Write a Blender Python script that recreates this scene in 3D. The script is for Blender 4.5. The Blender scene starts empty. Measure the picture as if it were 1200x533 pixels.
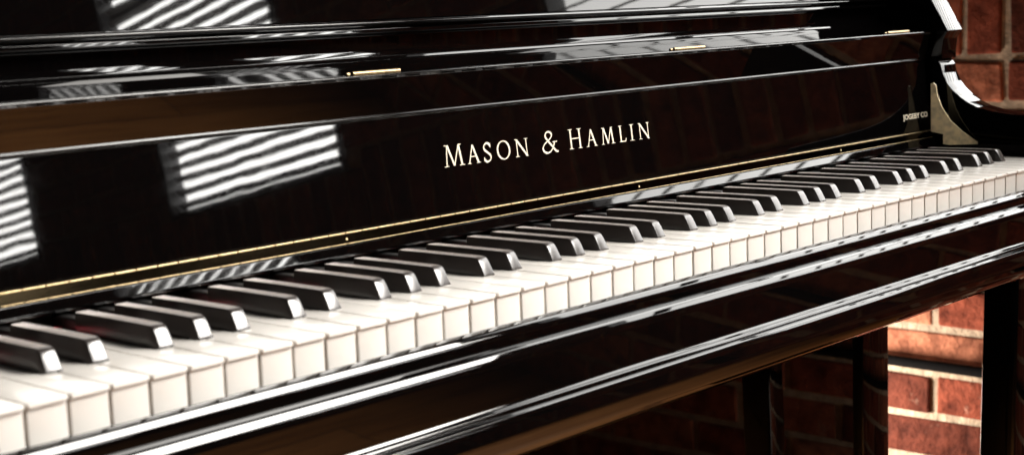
import bpy, bmesh, math, random
from mathutils import Vector, Matrix
random.seed(7)
Z0 = 0.72                      # key tops stand 72 cm above the floor
S = 0.001
scene = bpy.context.scene
COL = scene.collection

# ------------------------------------------------------------------ helpers
def V(x, y, z):                # millimetres about the front left corner of the keyboard -> metres
    return Vector((x * S, y * S, z * S + Z0))

def link(name, me, mat, parent=None):
    o = bpy.data.objects.new(name, me)
    COL.objects.link(o)
    if mat is not None:
        me.materials.append(mat)
    if parent is not None:
        o.parent = parent
    return o

def smooth(me, ang=32):
    bm = bmesh.new(); bm.from_mesh(me)
    bmesh.ops.remove_doubles(bm, verts=bm.verts, dist=1e-7)
    bmesh.ops.recalc_face_normals(bm, faces=bm.faces)
    for f in bm.faces:
        f.smooth = True
    for e in bm.edges:
        if len(e.link_faces) == 2:
            e.smooth = e.calc_face_angle(0) < math.radians(ang)
        else:
            e.smooth = False
    bm.to_mesh(me); bm.free()

def fillet(pts):
    """pts: (a, b, r) closed polygon, corners rounded by radius r"""
    out = []
    n = len(pts)
    for i in range(n):
        p = Vector(pts[i][:2]); r = pts[i][2] if len(pts[i]) > 2 else 0
        if r <= 0:
            out.append(p); continue
        a = Vector(pts[i - 1][:2]) - p; b = Vector(pts[(i + 1) % n][:2]) - p
        la, lb = a.length, b.length
        a.normalize(); b.normalize()
        ang = math.acos(max(-1, min(1, a.dot(b))))
        if ang > math.pi - 0.02:
            out.append(p); continue
        t = min(r / math.tan(ang / 2), la * 0.49, lb * 0.49)
        rr = t * math.tan(ang / 2)
        c = p + (a + b).normalized() * (rr / math.sin(ang / 2))
        s, e = p + a * t - c, p + b * t - c
        a0 = math.atan2(s.y, s.x); a1 = math.atan2(e.y, e.x)
        d = (a1 - a0 + math.pi) % (2 * math.pi) - math.pi
        k = max(4, int(abs(d) / 0.16))
        for j in range(k + 1):
            th = a0 + d * j / k
            out.append(c + Vector((math.cos(th), math.sin(th))) * rr)
    # holding points keep the shading of long flats flat
    res = []
    for i, p in enumerate(out):
        q = out[(i + 1) % len(out)]
        res.append(p)
        L = (q - p).length
        if L > 1.6:
            d = (q - p) / L; h = min(0.35, L * 0.12)
            res += [p + d * h, q - d * h]
    return res

def prism(name, pts, x0, x1, mat, parent=None, bev=0, ang=32):
    """profile in the y-z plane (mm) swept along x"""
    prof = fillet(pts)
    bm = bmesh.new()
    A = [bm.verts.new(V(x0, p.x, p.y)) for p in prof]
    B = [bm.verts.new(V(x1, p.x, p.y)) for p in prof]
    n = len(prof)
    fa = bm.faces.new(A); fb = bm.faces.new(B[::-1])
    for i in range(n):
        bm.faces.new((A[i], B[i], B[(i + 1) % n], A[(i + 1) % n]))
    bmesh.ops.recalc_face_normals(bm, faces=bm.faces)
    if bev:
        es = [e for e in bm.edges if (fa in e.link_faces or fb in e.link_faces)]
        bmesh.ops.bevel(bm, geom=es, offset=bev * S, segments=4, profile=0.5, affect='EDGES', clamp_overlap=True)
    me = bpy.data.meshes.new(name); bm.to_mesh(me); bm.free()
    smooth(me, ang)
    return link(name, me, mat, parent)

def box_bm(bm, x0, x1, y0, y1, z0, z1):
    vs = [bm.verts.new(V(x, y, z)) for x in (x0, x1) for y in (y0, y1) for z in (z0, z1)]
    for f in ((0, 1, 3, 2), (4, 6, 7, 5), (0, 4, 5, 1), (2, 3, 7, 6), (0, 2, 6, 4), (1, 5, 7, 3)):
        bm.faces.new([vs[i] for i in f])
    return vs

def box(name, x0, x1, y0, y1, z0, z1, mat, parent=None, bev=0, seg=3):
    bm = bmesh.new(); box_bm(bm, x0, x1, y0, y1, z0, z1)
    bmesh.ops.recalc_face_normals(bm, faces=bm.faces)
    if bev:
        bmesh.ops.bevel(bm, geom=bm.edges[:], offset=bev * S, segments=seg, profile=0.5, affect='EDGES')
    me = bpy.data.meshes.new(name); bm.to_mesh(me); bm.free(); smooth(me, 40)
    return link(name, me, mat, parent)

def cyl_bm(bm, p, q, r, seg=16, r2=None):
    r2 = r if r2 is None else r2
    d = (q - p).normalized()
    u = d.orthogonal().normalized(); w = d.cross(u)
    A, B = [], []
    for i in range(seg):
        t = 2 * math.pi * i / seg
        k = u * math.cos(t) + w * math.sin(t)
        A.append(bm.verts.new(p + k * r)); B.append(bm.verts.new(q + k * r2))
    bm.faces.new(A[::-1]); bm.faces.new(B)
    for i in range(seg):
        bm.faces.new((A[i], A[(i + 1) % seg], B[(i + 1) % seg], B[i]))

def finish(name, bm, mat, parent=None, ang=35):
    bmesh.ops.recalc_face_normals(bm, faces=bm.faces)
    me = bpy.data.meshes.new(name); bm.to_mesh(me); bm.free(); smooth(me, ang)
    return link(name, me, mat, parent)

def empty(name, loc):
    o = bpy.data.objects.new(name, None); COL.objects.link(o); o.location = loc
    return o

def tag(o, label=None, cat=None, group=None, kind=None):
    if label: o['label'] = label
    if cat: o['category'] = cat
    if group: o['group'] = group
    if kind: o['kind'] = kind
    return o

# ------------------------------------------------------------------ materials
def mat(name):
    m = bpy.data.materials.new(name); m.use_nodes = True
    nt = m.node_tree
    return m, nt, nt.nodes['Principled BSDF']

def nd(nt, t, **kw):
    n = nt.nodes.new(t)
    for k, v in kw.items():
        if k in n.inputs: n.inputs[k].default_value = v
        else: setattr(n, k, v)
    return n

def lacquer():
    m, nt, b = mat('black_lacquer')
    b.inputs['Base Color'].default_value = (0.0015, 0.0012, 0.0012, 1)
    b.inputs['IOR'].default_value = 1.5
    b.inputs['Coat Weight'].default_value = 0.0
    b.inputs['Coat Roughness'].default_value = 0.02
    tc = nd(nt, 'ShaderNodeTexCoord')
    n1 = nd(nt, 'ShaderNodeTexNoise', Scale=45.0, Detail=1.0)
    n2 = nd(nt, 'ShaderNodeTexNoise', Scale=900.0, Detail=3.0)
    nt.links.new(tc.outputs['Object'], n1.inputs['Vector']); nt.links.new(tc.outputs['Object'], n2.inputs['Vector'])
    bp = nd(nt, 'ShaderNodeBump', Strength=0.024, Distance=0.0006)
    nt.links.new(n1.outputs['Fac'], bp.inputs['Height'])
    nt.links.new(bp.outputs['Normal'], b.inputs['Normal'])
    mr = nd(nt, 'ShaderNodeMapRange'); mr.inputs['From Min'].default_value = 0.35; mr.inputs['From Max'].default_value = 0.8
    mr.inputs['To Min'].default_value = 0.01; mr.inputs['To Max'].default_value = 0.04
    nt.links.new(n2.outputs['Fac'], mr.inputs['Value'])
    n3 = nd(nt, 'ShaderNodeTexNoise', Scale=17.0, Detail=5.0, Roughness=0.6, Distortion=0.8)   # wiped smudges
    nt.links.new(tc.outputs['Object'], n3.inputs['Vector'])
    m3 = nd(nt, 'ShaderNodeMapRange'); m3.inputs['From Min'].default_value = 0.52; m3.inputs['From Max'].default_value = 0.75
    m3.inputs['To Min'].default_value = 0.0; m3.inputs['To Max'].default_value = 0.02
    nt.links.new(n3.outputs['Fac'], m3.inputs['Value'])
    ad = nd(nt, 'ShaderNodeMath', operation='ADD')
    nt.links.new(mr.outputs['Result'], ad.inputs[0]); nt.links.new(m3.outputs['Result'], ad.inputs[1])
    nt.links.new(ad.outputs[0], b.inputs['Roughness'])
    return m
BLACK = lacquer()

def ivory():
    m, nt, b = mat('white_key_plastic')
    b.inputs['Base Color'].default_value = (0.73, 0.695, 0.65, 1)
    b.inputs['Roughness'].default_value = 0.22
    b.inputs['Subsurface Weight'].default_value = 0.0
    tc = nd(nt, 'ShaderNodeTexCoord'); n = nd(nt, 'ShaderNodeTexNoise', Scale=260.0, Detail=4.0)
    nt.links.new(tc.outputs['Object'], n.inputs['Vector'])
    mr = nd(nt, 'ShaderNodeMapRange'); mr.inputs['To Min'].default_value = 0.09; mr.inputs['To Max'].default_value = 0.22
    nt.links.new(n.outputs['Fac'], mr.inputs['Value']); nt.links.new(mr.outputs['Result'], b.inputs['Roughness'])
    return m
IVORY = ivory()

def ebony():
    m, nt, b = mat('black_key_satin')
    b.inputs['Base Color'].default_value = (0.028, 0.023, 0.021, 1)
    b.inputs['IOR'].default_value = 1.6
    b.inputs['Sheen Weight'].default_value = 0.9; b.inputs['Sheen Roughness'].default_value = 0.32
    b.inputs['Sheen Tint'].default_value = (1.0, 0.88, 0.82, 1)
    tc = nd(nt, 'ShaderNodeTexCoord'); n = nd(nt, 'ShaderNodeTexNoise', Scale=900.0, Detail=5.0)
    nt.links.new(tc.outputs['Object'], n.inputs['Vector'])
    mr = nd(nt, 'ShaderNodeMapRange'); mr.inputs['To Min'].default_value = 0.16; mr.inputs['To Max'].default_value = 0.28
    nt.links.new(n.outputs['Fac'], mr.inputs['Value']); nt.links.new(mr.outputs['Result'], b.inputs['Roughness'])
    return m
EBONY = ebony()

def metal(name, col, rough, ns=600.0):
    m, nt, b = mat(name)
    b.inputs['Metallic'].default_value = 1
    tc = nd(nt, 'ShaderNodeTexCoord'); n = nd(nt, 'ShaderNodeTexNoise', Scale=ns, Detail=4.0)
    nt.links.new(tc.outputs['Object'], n.inputs['Vector'])
    cr = nd(nt, 'ShaderNodeValToRGB')
    cr.color_ramp.elements[0].color = (*[c * 0.55 for c in col], 1); cr.color_ramp.elements[0].position = 0.25
    cr.color_ramp.elements[1].color = (*col, 1); cr.color_ramp.elements[1].position = 0.6
    nt.links.new(n.outputs['Fac'], cr.inputs['Fac']); nt.links.new(cr.outputs['Color'], b.inputs['Base Color'])
    mr = nd(nt, 'ShaderNodeMapRange'); mr.inputs['To Min'].default_value = rough * 0.7; mr.inputs['To Max'].default_value = rough * 1.4
    nt.links.new(n.outputs['Fac'], mr.inputs['Value']); nt.links.new(mr.outputs['Result'], b.inputs['Roughness'])
    return m
BRASS = metal('aged_brass', (0.42, 0.31, 0.17), 0.34)
LEAF = metal('tarnished_brass', (0.03, 0.022, 0.012), 0.12)
BRASS_PLATE = metal('satin_brass', (1.0, 0.80, 0.48), 0.4, 120.0)
BRASS_PLATE.node_tree.nodes['Principled BSDF'].inputs['Metallic'].default_value = 0.05

def plain(name, col, rough, ns=200.0, var=0.25, emit=None):
    m, nt, b = mat(name)
    tc = nd(nt, 'ShaderNodeTexCoord'); n = nd(nt, 'ShaderNodeTexNoise', Scale=ns, Detail=4.0)
    nt.links.new(tc.outputs['Object'], n.inputs['Vector'])
    cr = nd(nt, 'ShaderNodeValToRGB')
    cr.color_ramp.elements[0].color = (*[c * (1 - var) for c in col], 1); cr.color_ramp.elements[0].position = 0.3
    cr.color_ramp.elements[1].color = (*col, 1); cr.color_ramp.elements[1].position = 0.7
    nt.links.new(n.outputs['Fac'], cr.inputs['Fac']); nt.links.new(cr.outputs['Color'], b.inputs['Base Color'])
    b.inputs['Roughness'].default_value = rough
    return m
FELT = plain('red_felt', (0.55, 0.01, 0.04), 0.95, 1500.0)
GILT = plain('gilt_lettering', (0.88, 0.78, 0.60), 0.45, 800.0, 0.12)
STICK = plain('stained_black_wood', (0.008, 0.007, 0.007), 0.45)
KEYWOOD = plain('key_stick_wood', (0.42, 0.25, 0.13), 0.6, 300.0, 0.4)
DARKPIPE = plain('dark_pipe_paint', (0.008, 0.008, 0.009), 0.9)
DARKPIPE.node_tree.nodes['Principled BSDF'].inputs['Specular IOR Level'].default_value = 0.05
SLAT = plain('blind_slat', (0.12, 0.115, 0.11), 0.6)
FRAME = plain('window_frame_paint', (0.045, 0.045, 0.047), 0.5)

def floor_mat():
    m, nt, b = mat('oak_floor')
    tc = nd(nt, 'ShaderNodeTexCoord')
    br = nd(nt, 'ShaderNodeTexBrick'); br.offset = 0.37
    br.inputs['Scale'].default_value = 1.0
    br.inputs['Brick Width'].default_value = 1.4; br.inputs['Row Height'].default_value = 0.09
    br.inputs['Mortar Size'].default_value = 0.0015
    br.inputs['Color1'].default_value = (0.60, 0.26, 0.08, 1); br.inputs['Color2'].default_value = (0.42, 0.17, 0.05, 1)
    br.inputs['Mortar'].default_value = (0.03, 0.015, 0.008, 1)
    nt.links.new(tc.outputs['Object'], br.inputs['Vector'])
    mp = nd(nt, 'ShaderNodeMapping'); mp.inputs['Scale'].default_value = (2.0, 38.0, 1.0)
    n = nd(nt, 'ShaderNodeTexNoise', Scale=1.5, Detail=6.0, Roughness=0.65)
    nt.links.new(tc.outputs['Object'], mp.inputs['Vector']); nt.links.new(mp.outputs['Vector'], n.inputs['Vector'])
    mx = nd(nt, 'ShaderNodeMix', data_type='RGBA', blend_type='MULTIPLY'); mx.inputs['Factor'].default_value = 0.85
    cr = nd(nt, 'ShaderNodeValToRGB'); cr.color_ramp.elements[0].position = 0.3; cr.color_ramp.elements[0].color = (0.25, 0.2, 0.16, 1)
    cr.color_ramp.elements[1].position = 0.65; cr.color_ramp.elements[1].color = (1, 1, 1, 1)
    nt.links.new(n.outputs['Fac'], cr.inputs['Fac'])
    nt.links.new(br.outputs['Color'], mx.inputs['A']); nt.links.new(cr.outputs['Color'], mx.inputs['B'])
    nt.links.new(mx.outputs['Result'], b.inputs['Base Color'])
    b.inputs['Roughness'].default_value = 0.4
    return m

def brick_mat():
    m, nt, b = mat('old_red_brick')
    tc = nd(nt, 'ShaderNodeTexCoord')
    at = nd(nt, 'ShaderNodeAttribute', attribute_name='tint')
    cr = nd(nt, 'ShaderNodeValToRGB')
    e = cr.color_ramp.elements
    e[0].position = 0; e[0].color = (0.13, 0.035, 0.022, 1)
    e[1].position = 1; e[1].color = (0.60, 0.25, 0.15, 1)
    k = e.new(0.35); k.color = (0.37, 0.095, 0.055, 1)
    k = e.new(0.7); k.color = (0.50, 0.165, 0.095, 1)
    nt.links.new(at.outputs['Fac'], cr.inputs['Fac'])
    n = nd(nt, 'ShaderNodeTexNoise', Scale=28.0, Detail=8.0, Roughness=0.68)
    nt.links.new(tc.outputs['Object'], n.inputs['Vector'])
    c2 = nd(nt, 'ShaderNodeValToRGB'); c2.color_ramp.elements[0].position = 0.33; c2.color_ramp.elements[0].color = (0.35, 0.3, 0.3, 1)
    c2.color_ramp.elements[1].position = 0.62; c2.color_ramp.elements[1].color = (1.25, 1.25, 1.25, 1)
    nt.links.new(n.outputs['Fac'], c2.inputs['Fac'])
    mx = nd(nt, 'ShaderNodeMix', data_type='RGBA', blend_type='MULTIPLY'); mx.inputs['Factor'].default_value = 1.0
    nt.links.new(cr.outputs['Color'], mx.inputs['A']); nt.links.new(c2.outputs['Color'], mx.inputs['B'])
    # pale salts and smeared mortar in patches
    n3 = nd(nt, 'ShaderNodeTexNoise', Scale=11.0, Detail=7.0, Roughness=0.75)
    nt.links.new(tc.outputs['Object'], n3.inputs['Vector'])
    c3 = nd(nt, 'ShaderNodeValToRGB'); c3.color_ramp.elements[0].position = 0.60; c3.color_ramp.elements[0].color = (0, 0, 0, 1)
    c3.color_ramp.elements[1].position = 0.74; c3.color_ramp.elements[1].color = (0.75, 0.75, 0.75, 1)
    nt.links.new(n3.outputs['Fac'], c3.inputs['Fac'])
    m2 = nd(nt, 'ShaderNodeMix', data_type='RGBA'); m2.inputs['B'].default_value = (0.60, 0.42, 0.33, 1)
    nt.links.new(c3.outputs['Color'], m2.inputs['Factor']); nt.links.new(mx.outputs['Result'], m2.inputs['A'])
    nt.links.new(m2.outputs['Result'], b.inputs['Base Color'])
    b.inputs['Roughness'].default_value = 0.95; b.inputs['Specular IOR Level'].default_value = 0.2
    bp = nd(nt, 'ShaderNodeBump', Strength=1.0, Distance=0.009)
    nt.links.new(n.outputs['Fac'], bp.inputs['Height']); nt.links.new(bp.outputs['Normal'], b.inputs['Normal'])
    return m

def mortar_mat():
    m = plain('lime_mortar', (0.80, 0.65, 0.49), 0.95, 60.0, 0.45)
    nt = m.node_tree; b = nt.nodes['Principled BSDF']
    tc = nd(nt, 'ShaderNodeTexCoord'); n = nd(nt, 'ShaderNodeTexNoise', Scale=90.0, Detail=8.0, Roughness=0.7)
    nt.links.new(tc.outputs['Object'], n.inputs['Vector'])
    bp = nd(nt, 'ShaderNodeBump', Strength=1.0, Distance=0.006)
    nt.links.new(n.outputs['Fac'], bp.inputs['Height']); nt.links.new(bp.outputs['Normal'], b.inputs['Normal'])
    return m

def glow_mat(strength):
    m, nt, b = mat('daylit_window_glass')
    b.inputs['Base Color'].default_value = (0.8, 0.8, 0.8, 1)
    b.inputs['Emission Color'].default_value = (1.0, 0.985, 0.95, 1)
    b.inputs['Emission Strength'].default_value = strength
    return m
PANE = 26.0
GLASS = [glow_mat(PANE), glow_mat(PANE), glow_mat(8.8)]
BACKBOARD = plain('dull_case_back', (0.03, 0.02, 0.015), 0.8)  # dark brown back of the case

# ------------------------------------------------------------------ piano
piano = empty('upright_piano', V(610, 0, -720))
tag(piano, 'glossy black upright piano with its keyboard open and pale serif lettering on the fallboard', 'piano')
ROOT_INV = Matrix.Translation(-piano.location)
def P(o):                                   # parts are modelled in place; keep them there under the piano
    o.parent = piano; o.matrix_parent_inverse = ROOT_INV
    return o

X0, X1 = -18, 1235
PITCH = 23.5
T = {'C': -2.1, 'D': 2.1, 'F': -3.0, 'G': 0.0, 'A': 3.0}
BASE = {'C': 1, 'D': 2, 'F': 4, 'G': 5, 'A': 6}
blk = [1 * PITCH + 3.0]                      # lowest black key
for o_ in range(7):
    for n_ in 'CDFGA':
        blk.append((2 + 7 * o_ + BASE[n_]) * PITCH + T[n_])

def white_key(i):
    x0, x1 = i * PITCH + 0.52, (i + 1) * PITCH - 0.52
    lx = rx = None
    for b in blk:
        if abs(b - x0) < 9: lx = b + 6.2
        if abs(b - x1) < 9: rx = b - 6.2
    L = lx if lx else x0; Rr = rx if rx else x1
    dz = random.uniform(-0.16, 0.16); jy = random.uniform(-0.22, 0.22)
    c = 1.1
    pts = [(x0 + c, 0), (x1 - c, 0), (x1, c), (x1, 50.6), (Rr, 50.6), (Rr, 150), (L, 150), (L, 50.6), (x0, 50.6), (x0, c)]
    cl = []
    for p in pts:
        if not cl or (abs(cl[-1][0] - p[0]) > 1e-4 or abs(cl[-1][1] - p[1]) > 1e-4): cl.append(p)
    bm = bmesh.new()
    A = [bm.verts.new(V(x, y + jy, dz)) for x, y in cl]; B = [bm.verts.new(V(x, y + jy, dz - 2.4)) for x, y in cl]
    top = bm.faces.new(A); bm.faces.new(B[::-1])
    for k in range(len(cl)):
        bm.faces.new((A[k], B[k], B[(k + 1) % len(cl)], A[(k + 1) % len(cl)]))
    bmesh.ops.recalc_face_normals(bm, faces=bm.faces)
    es = [e for e in bm.edges if top in e.link_faces]
    bmesh.ops.bevel(bm, geom=es, offset=0.55 * S, segments=3, profile=0.5, affect='EDGES')
    # front plate below the lip
    bm2 = bmesh.new()
    box_bm(bm2, x0 + 0.35, x1 - 0.35, 1.5 + jy, 3.2, dz - 22, dz - 2.3)
    bmesh.ops.recalc_face_normals(bm2, faces=bm2.faces)
    ev = [e for e in bm2.edges if abs(e.verts[0].co.z - e.verts[1].co.z) > 0.01 and e.verts[0].co.y < 0.002]
    bmesh.ops.bevel(bm2, geom=ev, offset=0.6 * S, segments=3, profile=0.5, affect='EDGES')
    tmp = bpy.data.meshes.new('t'); bm2.to_mesh(tmp); bm2.free(); bm.from_mesh(tmp); bpy.data.meshes.remove(tmp)
    k = P(finish('white_key', bm, IVORY, None, 40))
    bm = bmesh.new()
    box_bm(bm, max(x0 + 0.5, L - 0.0) if False else x0 + 0.7, x1 - 0.7, 3.3, 50.0, dz - 21, dz - 2.5)
    box_bm(bm, L + 0.5, Rr - 0.5, 50.1, 160, dz - 21, dz - 2.5)
    w = finish('key_stick', bm, KEYWOOD)
    w.parent = k
    return k
for i in range(52):
    white_key(i)

def black_key():
    # cross-sections along y: (y, half width bottom, half width top, z top)
    secs = [(48.9, 5.15, 4.9, 0.5), (49.3, 5.15, 4.75, 1.4), (51.2, 5.15, 4.6, 4.9), (53.1, 5.2, 4.5, 8.3), (54.4, 5.2, 4.4, 10.2), (55.0, 5.2, 4.4, 10.9),
            (55.9, 5.2, 4.4, 11.6), (57.2, 5.2, 4.45, 12.1), (59.0, 5.2, 4.5, 12.3), (60.0, 5.2, 4.5, 12.32), (62, 5.2, 4.5, 12.32), (100, 5.1, 4.55, 12.1), (132.6, 5.1, 4.6, 11.8), (133.2, 5.0, 4.5, 11.4)]
    bm = bmesh.new(); rings = []
    for (y, wb, wt, zt) in secs:
        r = min(0.6, zt * 0.3)
        ring = [(-wb, -1.0), (-wb + (wb - wt) * (zt - r) / max(zt, .1), zt - r)]
        for a in (150, 120, 100):
            t = math.radians(a)
            ring.append((-(wt - r) + r * math.cos(t), zt - r + r * math.sin(t)))
        ring += [(-x, z) for x, z in ring[::-1]]
        rings.append([bm.verts.new((x * S, y * S, z * S)) for x, z in ring])
    for a, b in zip(rings, rings[1:]):
        for i in range(len(a)):
            bm.faces.new((a[i], a[(i + 1) % len(a)], b[(i + 1) % len(b)], b[i]))
    bm.faces.new(rings[0]); bm.faces.new(rings[-1][::-1])
    bmesh.ops.recalc_face_normals(bm, faces=bm.faces)
    me = bpy.data.meshes.new('black_key'); bm.to_mesh(me); bm.free(); smooth(me, 38)
    me.materials.append(EBONY)
    bm = bmesh.new()
    sec2 = [(133.3, 4.3, 6.0), (136, 4.3, 7.6), (146, 4.3, 7.4), (160, 4.3, 7.0)]
    prev = None
    for (y, w, z) in sec2:
        r_ = [bm.verts.new((sx * w * S, y * S, zz * S)) for sx, zz in ((-1, -3), (-1, z - .8), (-.8, z), (.8, z), (1, z - .8), (1, -3))]
        if prev:
            for i in range(6): bm.faces.new((prev[i], prev[(i + 1) % 6], r_[(i + 1) % 6], r_[i]))
        else: bm.faces.new(r_)
        prev = r_
    bm.faces.new(prev[::-1])
    bmesh.ops.recalc_face_normals(bm, faces=bm.faces)
    m2 = bpy.data.meshes.new('key_stick'); bm.to_mesh(m2); bm.free(); smooth(m2, 38)
    m2.materials.append(STICK)
    return me, m2
bme, bstick = black_key()
for x in blk:
    o = bpy.data.objects.new('black_key', bme); COL.objects.link(o)
    o.location = V(x + random.uniform(-.12, .12), random.uniform(-.15, .15), random.uniform(-.12, .12)); P(o)
    s = bpy.data.objects.new('key_stick', bstick); COL.objects.link(s); s.parent = o

P(box('felt_strip', X0, X1 - 10, 148.6, 151.0, -2, 1.4, FELT))
P(box('key_bed', X0 - 12, X1 + 3, 6, 251, -100, -42, BLACK))
P(box('key_block', 1222.6, 1234.7, -2.5, 147, -30, 2.2, BLACK, bev=1.0))
P(box('key_block', -17.7, -0.6, -2.5, 147, -30, 2.2, BLACK, bev=1.0))

# slip in front of the keys and the moulded edge of the key bed
P(prism('key_slip', [(-3.8, -36, 0), (-3.8, -19.5, .5), (-4.8, -19.9, .8), (-7.9, -21.2, 3), (-10.3, -24.4, 3), (-10.6, -27, 2.0), (-10.4, -33.0, 0), (-8, -36, 0)], X0 + 0.3, X1 - 0.3, BLACK))
P(prism('key_bed_rail', [(4, -36.0, 0), (-10.2, -32.4, 0), (-11.4, -32.0, .6), (-14.8, -33.5, 3.5), (-17.4, -37.2, 3.5), (-18.0, -41.0, 4), (-16.4, -66.8, .3),
                         (-17.4, -68.0, .6), (-19.3, -69.0, 1.2), (-20.5, -70.8, 1.0), (-19.6, -71.3, .2), (-20.9, -71.9, .4), (-22.6, -72.9, 1.2), (-23.6, -74.8, 1.2), (-23.8, -77.5, 2),
                         (-24.0, -86, 14), (-21.5, -95, 14), (-16.0, -101.5, 10), (-8.5, -106.0, 0.8), (4, -106.0, 0)], X0 + 0.3, X1 - 0.3, BLACK, ang=28))

# fallboard: hinge rail, brass hinge, lettered panel, folded lip
P(prism('hinge_rail', [(165, 9.3, 0), (150.9, 9.4, .6), (150.5, 11.2, 1.2), (152.8, 17.6, .5), (153.8, 18.0, .3), (165, 18.2, 0)], X0 + 1, 1228, BLACK))
fall = P(prism('fallboard', [(156.2, 27.0, .8), (164.8, 102.2, .6), (162.8, 102.9, 1.0), (162.6, 104.5, .8), (163.6, 105.2, .4), (157.4, 131.6, .0), (156.0, 134.4, 2.0),
                        (158.8, 135.1, 1.5), (190, 139.6, 100), (212.0, 143.4, .0), (213.2, 145.2, 1.0), (216.5, 145.4, .4),
                        (216.9, 134, 0), (180, 120, 0), (172, 27.0, 0)], X0 + 1, 1226.5, BLACK, ang=30))
bm = bmesh.new()
x = 0.0
k = 0
px = 15.63
xs = -12.0
while xs < 1220:
    e = min(xs + px - 1.1, 1221)
    cyl_bm(bm, V(xs, 154.2, 26.0), V(e, 154.2, 26.0), 0.8 * S, 14)
    cyl_bm(bm, V(xs, 151.9, 18.9), V(e, 151.9, 18.9), 0.36 * S, 12)
    xs += px
hinge = finish('piano_hinge', bm, BRASS); hinge.parent = fall
lf = prism('hinge_leaf', [(152.9, 19.2, 0), (153.7, 25.6, 0), (157.0, 25.6, 0), (155.5, 19.2, 0)], -12, 1221, LEAF); lf.parent = fall
for sx in [30 + 333 * i for i in range(4)]:
    bm = bmesh.new()
    c = V(sx, 153.3, 22.0); n = Vector((0, -.94, .33))
    cyl_bm(bm, c - n * .001, c + n * .0004, 1.2 * S, 14, 0.9 * S)
    s_ = finish('screw', bm, BRASS); s_.parent = fall

# lettering, laid on the leaning panel
PA, PB = Vector((156.2, 27.0)), Vector((164.8, 102.2))
PD = (PB - PA).normalized(); PN = Vector((-PD.y, PD.x))
def on_panel(u, z, h):
    t = (z - PA.y) / PD.y
    q = PA + PD * t + PN * h
    return V(u + 1.3, q.x, q.y)
class Inscr:
    def __init__(s): s.bm = bmesh.new(); s.i = 0
    def poly(s, pts):
        s.i += 1
        h = 0.10 + 0.012 * (s.i % 9)
        A = [s.bm.verts.new(on_panel(x, z, h)) for x, z in pts]; B = [s.bm.verts.new(on_panel(x, z, -0.1)) for x, z in pts]
        try:
            s.bm.faces.new(A); s.bm.faces.new(B[::-1])
            for k in range(len(A)): s.bm.faces.new((A[k], B[k], B[(k + 1) % len(A)], A[(k + 1) % len(A)]))
        except ValueError: pass
    def bar(s, xa, za, xb, zb, w):          # stroke whose ends are cut level; w measured across
        if abs(zb - za) < 1e-3: s.poly([(xa, za - w / 2), (xb, za - w / 2), (xb, za + w / 2), (xa, za + w / 2)]); return
        L = math.hypot(xb - xa, zb - za); hw = w / 2 * L / abs(zb - za)
        s.poly([(xa - hw, za), (xa + hw, za), (xb + hw, zb), (xb - hw, zb)])
    def serif(s, x, z, w, up=1):
        t = 0.55 * up
        s.poly([(x - w / 2, z), (x + w / 2, z), (x + w / 2, z + t * .55), (x + w * .2, z + t), (x - w * .2, z + t), (x - w / 2, z + t * .55)])
    def ribbon(s, pts, thin, thick, nib=math.radians(80)):
        L, Rr = [], []
        n = len(pts)
        for i in range(n):
            a = Vector(pts[max(0, i - 1)]); b = Vector(pts[min(n - 1, i + 1)]); d = (b - a).normalized()
            w = thin + (thick - thin) * abs(math.cos(math.atan2(d.y, d.x) - nib + math.pi / 2 - math.pi / 2)) ** 1.6
            q = Vector((-d.y, d.x)) * w / 2; p = Vector(pts[i])
            L.append(p + q); Rr.append(p - q)
        s.i += 1; h = 0.10 + 0.012 * (s.i % 9)
        LT = [s.bm.verts.new(on_panel(p.x, p.y, h)) for p in L]; RT = [s.bm.verts.new(on_panel(p.x, p.y, h)) for p in Rr]
        LB = [s.bm.verts.new(on_panel(p.x, p.y, -.1)) for p in L]; RB = [s.bm.verts.new(on_panel(p.x, p.y, -.1)) for p in Rr]
        for i in range(n - 1):
            s.bm.faces.new((LT[i], LT[i + 1], RT[i + 1], RT[i])); s.bm.faces.new((LT[i], LB[i], LB[i + 1], LT[i + 1])); s.bm.faces.new((RT[i], RT[i + 1], RB[i + 1], RB[i]))

def catmull(pts, k=8, closed=False):
    out = []; n = len(pts)
    rng = range(n if closed else n - 1)
    for i in rng:
        g = lambda j: Vector(pts[j % n]) if closed else Vector(pts[max(0, min(n - 1, j))])
        p0, p1, p2, p3 = g(i - 1), g(i), g(i + 1), g(i + 2)
        for j in range(k):
            t = j / k
            out.append(0.5 * ((2 * p1) + (p2 - p0) * t + (2 * p0 - 5 * p1 + 4 * p2 - p3) * t * t + (3 * p1 - p0 - 3 * p2 + p3) * t ** 3))
    out.append(Vector(pts[0] if closed else pts[-1]))
    return out
TN, TK, BL = 0.95, 1.75, 61.2
def L_M(I, x0, x1, h):
    w = x1 - x0; a, b = x0 + w * .13, x1 - w * .13; m = x0 + w * .5
    I.bar(a, BL, a + w * .09, BL + h, TN); I.bar(a + w * .09 + .3, BL + h, m, BL + .4, TK)
    I.bar(m, BL + .4, b - w * .09, BL + h, TN); I.bar(b, BL, b - w * .09, BL + h, TK)
    I.serif(a, BL, w * .22); I.serif(b, BL, w * .26); I.serif(a + w * .03, BL + h, w * .16, -1); I.serif(b - w * .05, BL + h, w * .16, -1)
def L_A(I, x0, x1, h):
    w = x1 - x0; m = x0 + w * .48
    I.bar(x0 + w * .14, BL, m, BL + h, TN); I.bar(x1 - w * .15, BL, m, BL + h + .3, TK)
    I.bar(x0 + w * .27, BL + h * .38, x1 - w * .3, BL + h * .38, .75); I.serif(x0 + w * .14, BL, w * .28); I.serif(x1 - w * .14, BL, w * .32)
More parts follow.
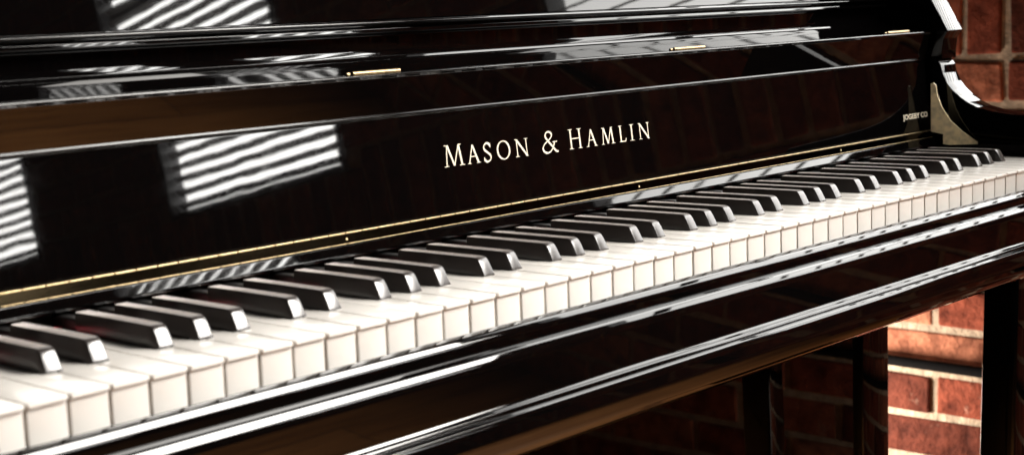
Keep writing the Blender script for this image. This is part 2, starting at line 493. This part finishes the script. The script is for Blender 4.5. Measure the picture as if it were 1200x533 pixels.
def L_N(I, x0, x1, h):
    w = x1 - x0; a, b = x0 + w * .14, x1 - w * .14
    I.bar(a, BL, a, BL + h, TN); I.bar(b, BL, b, BL + h, TN); I.bar(a - .2, BL + h, b + .2, BL - .2, TK)
    I.serif(a, BL, w * .3); I.serif(b, BL + h, w * .3, -1); I.serif(a - w * .05, BL + h, w * .2, -1)
def L_H(I, x0, x1, h):
    w = x1 - x0; a, b = x0 + w * .18, x1 - w * .18
    for q in (a, b):
        I.bar(q, BL, q, BL + h, TK); I.serif(q, BL, w * .32); I.serif(q, BL + h, w * .32, -1)
    I.bar(a, BL + h * .52, b, BL + h * .52, .8)
def L_L(I, x0, x1, h):
    w = x1 - x0; a = x0 + w * .26
    I.bar(a, BL, a, BL + h, TK); I.serif(a, BL + h, w * .5, -1); I.serif(a, BL, w * .5)
    I.bar(a, BL + .4, x1 - .3, BL + .4, .8); I.bar(x1 - .9, BL + .2, x1 + .1, BL + 3.0, .8)
def L_I(I, x0, x1, h):
    m = (x0 + x1) / 2
    I.bar(m, BL, m, BL + h, TK); I.serif(m, BL, x1 - x0); I.serif(m, BL + h, x1 - x0, -1)
def L_S(I, x0, x1, h):
    f = lambda u, v: (x0 + u * (x1 - x0), BL + v * h)
    I.ribbon(catmull([f(.93, .82), f(.78, .96), f(.5, 1.01), f(.2, .92), f(.12, .76), f(.25, .61), f(.6, .46), f(.88, .3), f(.88, .13), f(.62, .0), f(.3, -.01), f(.06, .14)]), .85, TK, math.radians(-35))
    I.bar(x1 - .6, BL + h * .74, x1 - .3, BL + h * .98, .6); I.bar(x0 + .3, BL + h * .02, x0 + .5, BL + h * .25, .6)
def L_O(I, x0, x1, h):
    cx, cz, rx, rz = (x0 + x1) / 2, BL + h / 2, (x1 - x0) / 2 - .6, h / 2 + .1
    I.ribbon([Vector((cx + rx * math.cos(t), cz + rz * math.sin(t))) for t in [2 * math.pi * i / 40 for i in range(41)]], .8, TK, math.radians(100))
def L_amp(I, x0, x1, h):
    f = lambda u, v: (x0 + u * (x1 - x0), BL + v * h)
    I.ribbon(catmull([f(1.02, .0), f(.86, .05), f(.66, .28), f(.40, .58), f(.26, .80), f(.32, .97), f(.50, 1.02), f(.66, .92), f(.64, .76), f(.44, .60), f(.18, .44), f(.04, .24), f(.12, .06), f(.34, -.02), f(.56, .08), f(.74, .28), f(.82, .50)]), .95, TK, math.radians(-50))
    I.bar(x0 + .70 * (x1 - x0), BL + .50 * h, x0 + .99 * (x1 - x0), BL + .50 * h, .8)
hb, hs = 16.1, 13.8
I = Inscr()
L_M(I, 467.9, 490.2, hb); L_A(I, 493.1, 507.6, hs); L_S(I, 511.6, 520.2, hs); L_O(I, 527.0, 541.8, hs); L_N(I, 548.0, 563.4, hs)
L_amp(I, 580, 598.6, hb)
L_H(I, 612.6, 630.2, hb); L_A(I, 635.0, 649.1, hs); L_M(I, 654.3, 672.6, hs); L_L(I, 678.6, 687.8, hs); L_I(I, 693.2, 699.3, hs); L_N(I, 705.6, 721.2, hs)
lt = finish('lettering', I.bm, GILT); lt.parent = fall

# small gilt marking at the treble end of the fallboard
cu = bpy.data.curves.new('small_marking', 'FONT'); cu.body = 'JOGEBY CO'; cu.size = 7.6 * S; cu.extrude = 0.08 * S; cu.offset = 0.2 * S
cu.space_character = 1.0
cu.materials.append(GILT)
tmpo = bpy.data.objects.new('small_marking', cu); COL.objects.link(tmpo)
dg = bpy.context.evaluated_depsgraph_get()
me = bpy.data.meshes.new_from_object(tmpo.evaluated_get(dg)); bpy.data.objects.remove(tmpo)
mk = bpy.data.objects.new('small_marking', me); COL.objects.link(mk)
wx = max(v.co.x for v in me.vertices)
GILT_DIM = plain('worn_gilt', (0.85, 0.74, 0.52), 0.5, 900.0, 0.4)
ex = Vector((1, 0, 0)); ez = Vector((0, PD.x, PD.y)); ny = Vector((0, PN.x, PN.y))
B_ = Matrix((( (54 * S / wx), ez.x, ny.x, 0), (0, ez.y, ny.y, 0), (0, ez.z, ny.z, 0), (0, 0, 0, 1)))
mk.matrix_world = Matrix.Translation(on_panel(1166, 41.5, .12)) @ B_
mk.parent = fall
me.materials.clear(); me.materials.append(GILT)

# small brass hinges let into the shelf above the fallboard
for hx in (377, 753.5, 1130):
    bm = bmesh.new()
    for q in range(3):
        a = hx + 4 + q * 15.2
        cyl_bm(bm, V(a, 158.6, 136.1), V(a + 14.9, 158.6, 136.1), 1.7 * S, 12)
    cyl_bm(bm, V(hx - 1.5, 158.6, 136.0), V(hx + 1.2, 158.6, 136.0), 1.2 * S, 12)
    P(finish('brass_hinge', bm, BRASS))

# riser, music shelf nose and leaning music desk
P(prism('music_shelf', [(217.3, 145.2, 0), (217.7, 149.5, 2.0), (217.6, 160.9, 0.6), (210.0, 161.6, .7), (207.8, 163.2, 1.2), (208.2, 166.3, 1.0), (211.0, 166.8, .4), (211.2, 168.0, .3),
                        (205.8, 168.4, 1.3), (203.2, 170.3, 1.7), (205.0, 172.2, 1.0), (250, 173.0, 0), (250, 145.2, 0)], -10, 1223, BLACK, bev=1.2))
P(prism('music_desk', [(236, 173.1, 0), (236 + 33, 173 + 250, 3), (289, 422, 3), (256, 173.1, 0)], 4, 1214, BLACK))
P(box('upper_panel', X0, X1 - 1, 310, 322, 150, 500, BLACK))
P(box('case_top', -56, 1274, 200, 440, 500.5, 522, BLACK, bev=3))
P(box('case_back', X0 + 1, X1 - 2, 405, 420, -700, 500, BACKBOARD))
P(box('toe_panel', X0 + 8, 1210, 241, 253, -660, -107, BLACK))

# cheeks: pillar, neck, scroll and arm in one outline
CH = [(420, 500), (300, 500), (268, 420), (214, 300), (192, 240), (160.5, 168.6), (141.2, 134.6, 1.0), (142.6, 132.6, .8), (146.6, 126), (148.4, 113), (148.6, 104), (152.5, 101.0, .8), (149.5, 97), (147.2, 88), (142.5, 78),
      (136.0, 70), (128, 63.2), (118, 56.6), (106, 51), (90, 46.8), (66, 43.8), (35, 42.6), (0, 42.2), (-38, 41.6, 10), (-50, 30, 10), (-52, -40, 8), (-46, -86, 20), (-20, -104.6, 10), (10, -106.4), (420, -106.4)]
def cheek(x0, x1):
    P(prism('cheek', CH, x0, x1, BLACK, bev=2.0, ang=24))
    P(box('case_side', min(x0, x0 if x0 < 0 else x0 - 26), x1 if x0 > 0 else x1 + 26, 234, 420, -720, -106.6, BLACK, bev=1.5))
    # leg, slightly raked
    bm = bmesh.new()
    vs = box_bm(bm, x0 - 1, x1, 57, 97, -716, -106.6)
    for v in vs:
        if v.co.z < 0.3: v.co.y += 0.014
    bmesh.ops.recalc_face_normals(bm, faces=bm.faces)
    bmesh.ops.bevel(bm, geom=bm.edges[:], offset=3.0 * S, segments=3, profile=.5, affect='EDGES')
    P(finish('leg', bm, BLACK, None, 40))
cheek(1236, 1270)
cheek(-54, -19)
# brass guide plate on the treble cheek
gp = [(146.8, 79), (144.6, 76), (143.4, 66), (139, 52), (131, 37.5), (120, 25.5), (105.6, 13.6), (105.6, 11.0), (132, 10.6), (137.5, 12.0), (137.5, 22.5), (149, 25.5), (149.2, 78)]
gpo = P(prism('guide_plate', gp, 1234.0, 1235.9, BRASS_PLATE))
for v in gpo.data.vertices: v.co.x -= 0.50 * (v.co.y - 0.1056)

# ------------------------------------------------------------------ room surfaces the piano stands on and mirrors
bm = bmesh.new()
fz = 0.0
vs = [bm.verts.new(v) for v in ((-4, -6, 0), (6, -6, 0), (6, 4, 0), (-4, 4, 0))]
bm.faces.new(vs)
me = bpy.data.meshes.new('floor'); bm.to_mesh(me); bm.free()
tag(link('floor', me, floor_mat()), kind='structure')

XW = 1900
WINS = [(-3720, -2945, 236, 1500), (-2285, -1592, 236, 1500), (-800, 270, 240, 1500)]
Y0w, Y1w, ZB, ZT = -4400, 1500, -720, 1980
def in_win(y0, y1, z0, z1, pad=0):
    return any(y1 > a - pad and y0 < b + pad and z1 > c - pad and z0 < d + pad for a, b, c, d in WINS)
wall = empty('brick_wall', V(XW, 0, -720))
tag(wall, 'weathered red brick wall with pale mortar behind the treble end of the piano', 'wall')
bm = bmesh.new(); tint = []
PZ = 72.6; zref = 74.0
def brick(y0, y1, z0, z1):
    t = random.random()
    xo = random.uniform(-2.2, 2.2)
    vs = box_bm(bm, XW + xo, XW + 60, y0, y1, z0, z1)
    for v in vs:
        v.co += Vector((random.uniform(-.8, .8), random.uniform(-3, 3), random.uniform(-2.6, 2.6))) * S
    tint.append(t)
def clip_brick(y0, y1, z0, z1):
    segs = [(y0, y1)]
    for a, b, c, d in WINS:
        if z1 > c + 1 and z0 < d - 1:
            ns = []
            for s0, s1 in segs:
                if s1 <= a or s0 >= b: ns.append((s0, s1)); continue
                if s0 < a: ns.append((s0, a))
                if s1 > b: ns.append((b, s1))
            segs = ns
    for s0, s1 in segs:
        if s1 - s0 > 14: brick(s0, s1, z0, z1)
rows = []
z = zref; k = 0
while z > ZB:
    rows.append((z - PZ + 5.5, z - 5.5, k)); z -= PZ; k += 1
z = zref + 205; k = 0
while z < ZT:
    rows.append((z + 5.5, z + PZ - 5.5, k)); z += PZ; k += 1
for z0, z1, k in rows:
    off = 384 if k % 2 == 0 else 284
    if z1 < 0: off = 402 if (k % 2 == 0) else 502
    n0 = int((Y0w - off) / 200) - 1
    y = off + n0 * 200
    while y < Y1w:
        clip_brick(y + 5.5 + random.uniform(-1.5, 1.5), y + 194.5 + random.uniform(-1.5, 1.5), z0, z1); y += 200
y = 384 - 66.5 * 72
while y < Y1w:                                    # a soldier course stands on end at sill height
    zt_ = zref + 199.5
    for a, b, c, d in WINS:
        if y + 61 > a and y + 5.5 < b: zt_ = min(zt_, c - 1)
    clip_brick(y + 5.5, y + 61, zref + 5.5, zt_); y += 66.5
bmesh.ops.recalc_face_normals(bm, faces=bm.faces)
me = bpy.data.meshes.new('bricks'); bm.to_mesh(me); bm.free()
ca = me.attributes.new('tint', 'FLOAT', 'FACE')
for i, p in enumerate(me.polygons):
    ca.data[i].value = tint[min(i // 6, len(tint) - 1)]
br = link('bricks', me, brick_mat()); br.parent = wall; br.matrix_parent_inverse = Matrix.Translation(-wall.location)
bv = br.modifiers.new('b', 'BEVEL'); bv.width = 0.004; bv.segments = 2; bv.limit_method = 'NONE'
# mortar body with the window openings left out
bm = bmesh.new()
ys = sorted({Y0w, Y1w, *[w[0] for w in WINS], *[w[1] for w in WINS]}); zs = sorted({ZB, ZT, *[w[2] for w in WINS], *[w[3] for w in WINS]})
for a, b in zip(ys, ys[1:]):
    for c, d in zip(zs, zs[1:]):
        if in_win(a + 1, b - 1, c + 1, d - 1): continue
        f = [bm.verts.new(V(XW + 3.5, y, z)) for y, z in ((a, c), (b, c), (b, d), (a, d))]
        bm.faces.new(f)
bmesh.ops.remove_doubles(bm, verts=bm.verts, dist=1e-6)
bmesh.ops.recalc_face_normals(bm, faces=bm.faces)
me = bpy.data.meshes.new('mortar'); bm.to_mesh(me); bm.free()
mo = link('mortar', me, mortar_mat()); mo.parent = wall; mo.matrix_parent_inverse = Matrix.Translation(-wall.location)
bm = bmesh.new()
for a, b, c, d in WINS:                            # reveals
    for q in (((a, c), (b, c)), ((b, c), (b, d)), ((b, d), (a, d)), ((a, d), (a, c))):
        (ya, za), (yb, zb) = q
        f = [bm.verts.new(V(x, y, z)) for x, y, z in ((XW + 3.5, ya, za), (XW + 3.5, yb, zb), (XW + 150, yb, zb), (XW + 150, ya, za))]
        bm.faces.new(f)
rv = finish('window_reveal', bm, FRAME); rv.parent = wall; rv.matrix_parent_inverse = Matrix.Translation(-wall.location)

WL = ['tall bright window farthest along the brick wall, mirrored at the bass end of the fallboard',
      'bright window mirrored in the fallboard left of the lettering', 'bright window nearest the treble end of the piano']
BLB = ['slatted blind over the window farthest along the brick wall', 'slatted blind mirrored as white stripes left of the lettering',
       'slatted blind over the window nearest the treble end of the piano']
for i, (a, b, c, d) in enumerate(WINS):
    w = empty('window', V(XW + 40, (a + b) / 2, c)); tag(w, WL[i], 'window', 'windows in the brick wall')
    inv = Matrix.Translation(-w.location)
    bm = bmesh.new()
    t = 11
    box_bm(bm, XW - 8, XW + 44, a, a + t, c, d); box_bm(bm, XW - 8, XW + 44, b - t, b, c, d)
    box_bm(bm, XW - 8, XW + 44, a + t, b - t, c, c + t); box_bm(bm, XW - 8, XW + 44, a + t, b - t, d - t, d)
    box_bm(bm, XW + 32, XW + 43, a + t, b - t, (c + d) / 2 - 14, (c + d) / 2 + 14)
    o = finish('window_frame', bm, FRAME); o.parent = w; o.matrix_parent_inverse = inv
    o = box('pane', XW + 45, XW + 50, a + 2, b - 2, c + 2, d - 2, GLASS[i]); o.parent = w; o.matrix_parent_inverse = inv
    bl = empty('window_blind', V(XW + 25, (a + b) / 2, d)); tag(bl, BLB[i], 'blind', 'blinds in front of the windows')
    inv = Matrix.Translation(-bl.location)
    bm = bmesh.new()
    z = c + 32; dy = math.radians((46, 46, 8)[i])
    zt = (d, d, 640)[i]
    while z < zt - 40:
        # slat: shallow curved strip, room edge high
        n = 5; hw = (10.3, 10.3, 6.0)[i]; pr = []
        for j in range(n):
            u = -1 + 2 * j / (n - 1)
            pr.append((XW + 16 + u * hw * math.cos(dy), z - u * hw * math.sin(dy) + 1.6 * (1 - u * u)))
        ja = random.uniform(-.8, .8)
        T_, Bo = [], []
        for yy in (a + 13, b - 13):
            T_.append([bm.verts.new(V(x_, yy, z_ + ja + .4)) for x_, z_ in pr]); Bo.append([bm.verts.new(V(x_, yy, z_ + ja - .4)) for x_, z_ in pr])
        for j in range(n - 1):
            bm.faces.new((T_[0][j], T_[0][j + 1], T_[1][j + 1], T_[1][j])); bm.faces.new((Bo[0][j], Bo[1][j], Bo[1][j + 1], Bo[0][j + 1]))
        bm.faces.new((T_[0][0], T_[1][0], Bo[1][0], Bo[0][0])); bm.faces.new((T_[0][-1], Bo[0][-1], Bo[1][-1], T_[1][-1]))
        z += (32, 32, 34)[i]
    o = finish('slats', bm, SLAT); o.parent = bl; o.matrix_parent_inverse = inv
    o = box('head_rail', XW + 6, XW + 26, a + 13, b - 13, zt - 7, zt - 4, SLAT, bev=2); o.parent = bl; o.matrix_parent_inverse = inv
    o = box('bottom_rail', XW + 8, XW + 26, a + 13, b - 13, c + 13, c + 20, SLAT, bev=2); o.parent = bl; o.matrix_parent_inverse = inv

bm = bmesh.new()
cyl_bm(bm, V(XW - 16, -1500, -417), V(XW - 16, 1500, -417), 8.6 * S, 20)
pp = finish('wall_pipe', bm, DARKPIPE)
tag(pp, 'thin dark pipe running level along the brick wall below the keyboard', 'pipe')

# ------------------------------------------------------------------ light
def area(name, loc, tgt, sx, sy, power, col, spread=180):
    l = bpy.data.lights.new(name, 'AREA'); l.shape = 'RECTANGLE'; l.size = sx; l.size_y = sy; l.energy = power; l.color = col
    l.spread = math.radians(spread)
    o = bpy.data.objects.new(name, l); COL.objects.link(o); o.location = loc
    o.rotation_euler = (Vector(tgt) - Vector(loc)).to_track_quat('-Z', 'Y').to_euler()
    return o
area('ceiling_lamp', V(1230, -1050, 1330), V(160, -150, 0), 0.95, 0.75, 15, (1.0, 0.96, 0.90), 68)
area('floor_fill', V(1450, -1350, 1300), V(760, -820, -720), 0.5, 0.4, 14, (1.0, 0.93, 0.84), 60)  # added area light inside the room, brightens the floor that the lacquer mirrors
area('brick_fill', V(1700, 900, -520), V(1900, 500, -480), 0.2, 0.2, 5.6, (1.0, 0.86, 0.72), 130)  # added area light low behind the piano, brightens the lower brickwork

w = bpy.data.worlds.new('World'); scene.world = w; w.use_nodes = True
w.node_tree.nodes['Background'].inputs[0].default_value = (0.9, 0.95, 1.0, 1)
w.node_tree.nodes['Background'].inputs[1].default_value = 0.012

# ------------------------------------------------------------------ camera
cam = bpy.data.cameras.new('camera'); co = bpy.data.objects.new('camera', cam); COL.objects.link(co)
Rr = ((0.67560942, -0.73624749, -0.0386205), (-0.12974397, -0.0671651, -0.98927011), (0.72575368, 0.67337099, -0.14090105))
right, down, fwd = [Vector(r) for r in Rr]
M = Matrix((( right.x, -down.x, -fwd.x), (right.y, -down.y, -fwd.y), (right.z, -down.z, -fwd.z))).to_4x4()
M.translation = V(-340.7, -658.15, 177.58)
co.matrix_world = M
cam.sensor_width = 36; cam.lens = 54.089; cam.clip_start = 0.01; cam.clip_end = 50
cam.dof.use_dof = True; cam.dof.focus_distance = 1.33; cam.dof.aperture_fstop = 11
scene.camera = co
scene.render.resolution_x = 1024; scene.render.resolution_y = 454
scene.render.engine = 'CYCLES'
scene.cycles.max_bounces = 10; scene.cycles.glossy_bounces = 8
scene.cycles.use_denoising = True
scene.view_settings.view_transform = 'Standard'; scene.view_settings.look = 'None'
scene.view_settings.exposure = 0.07; scene.view_settings.gamma = 1
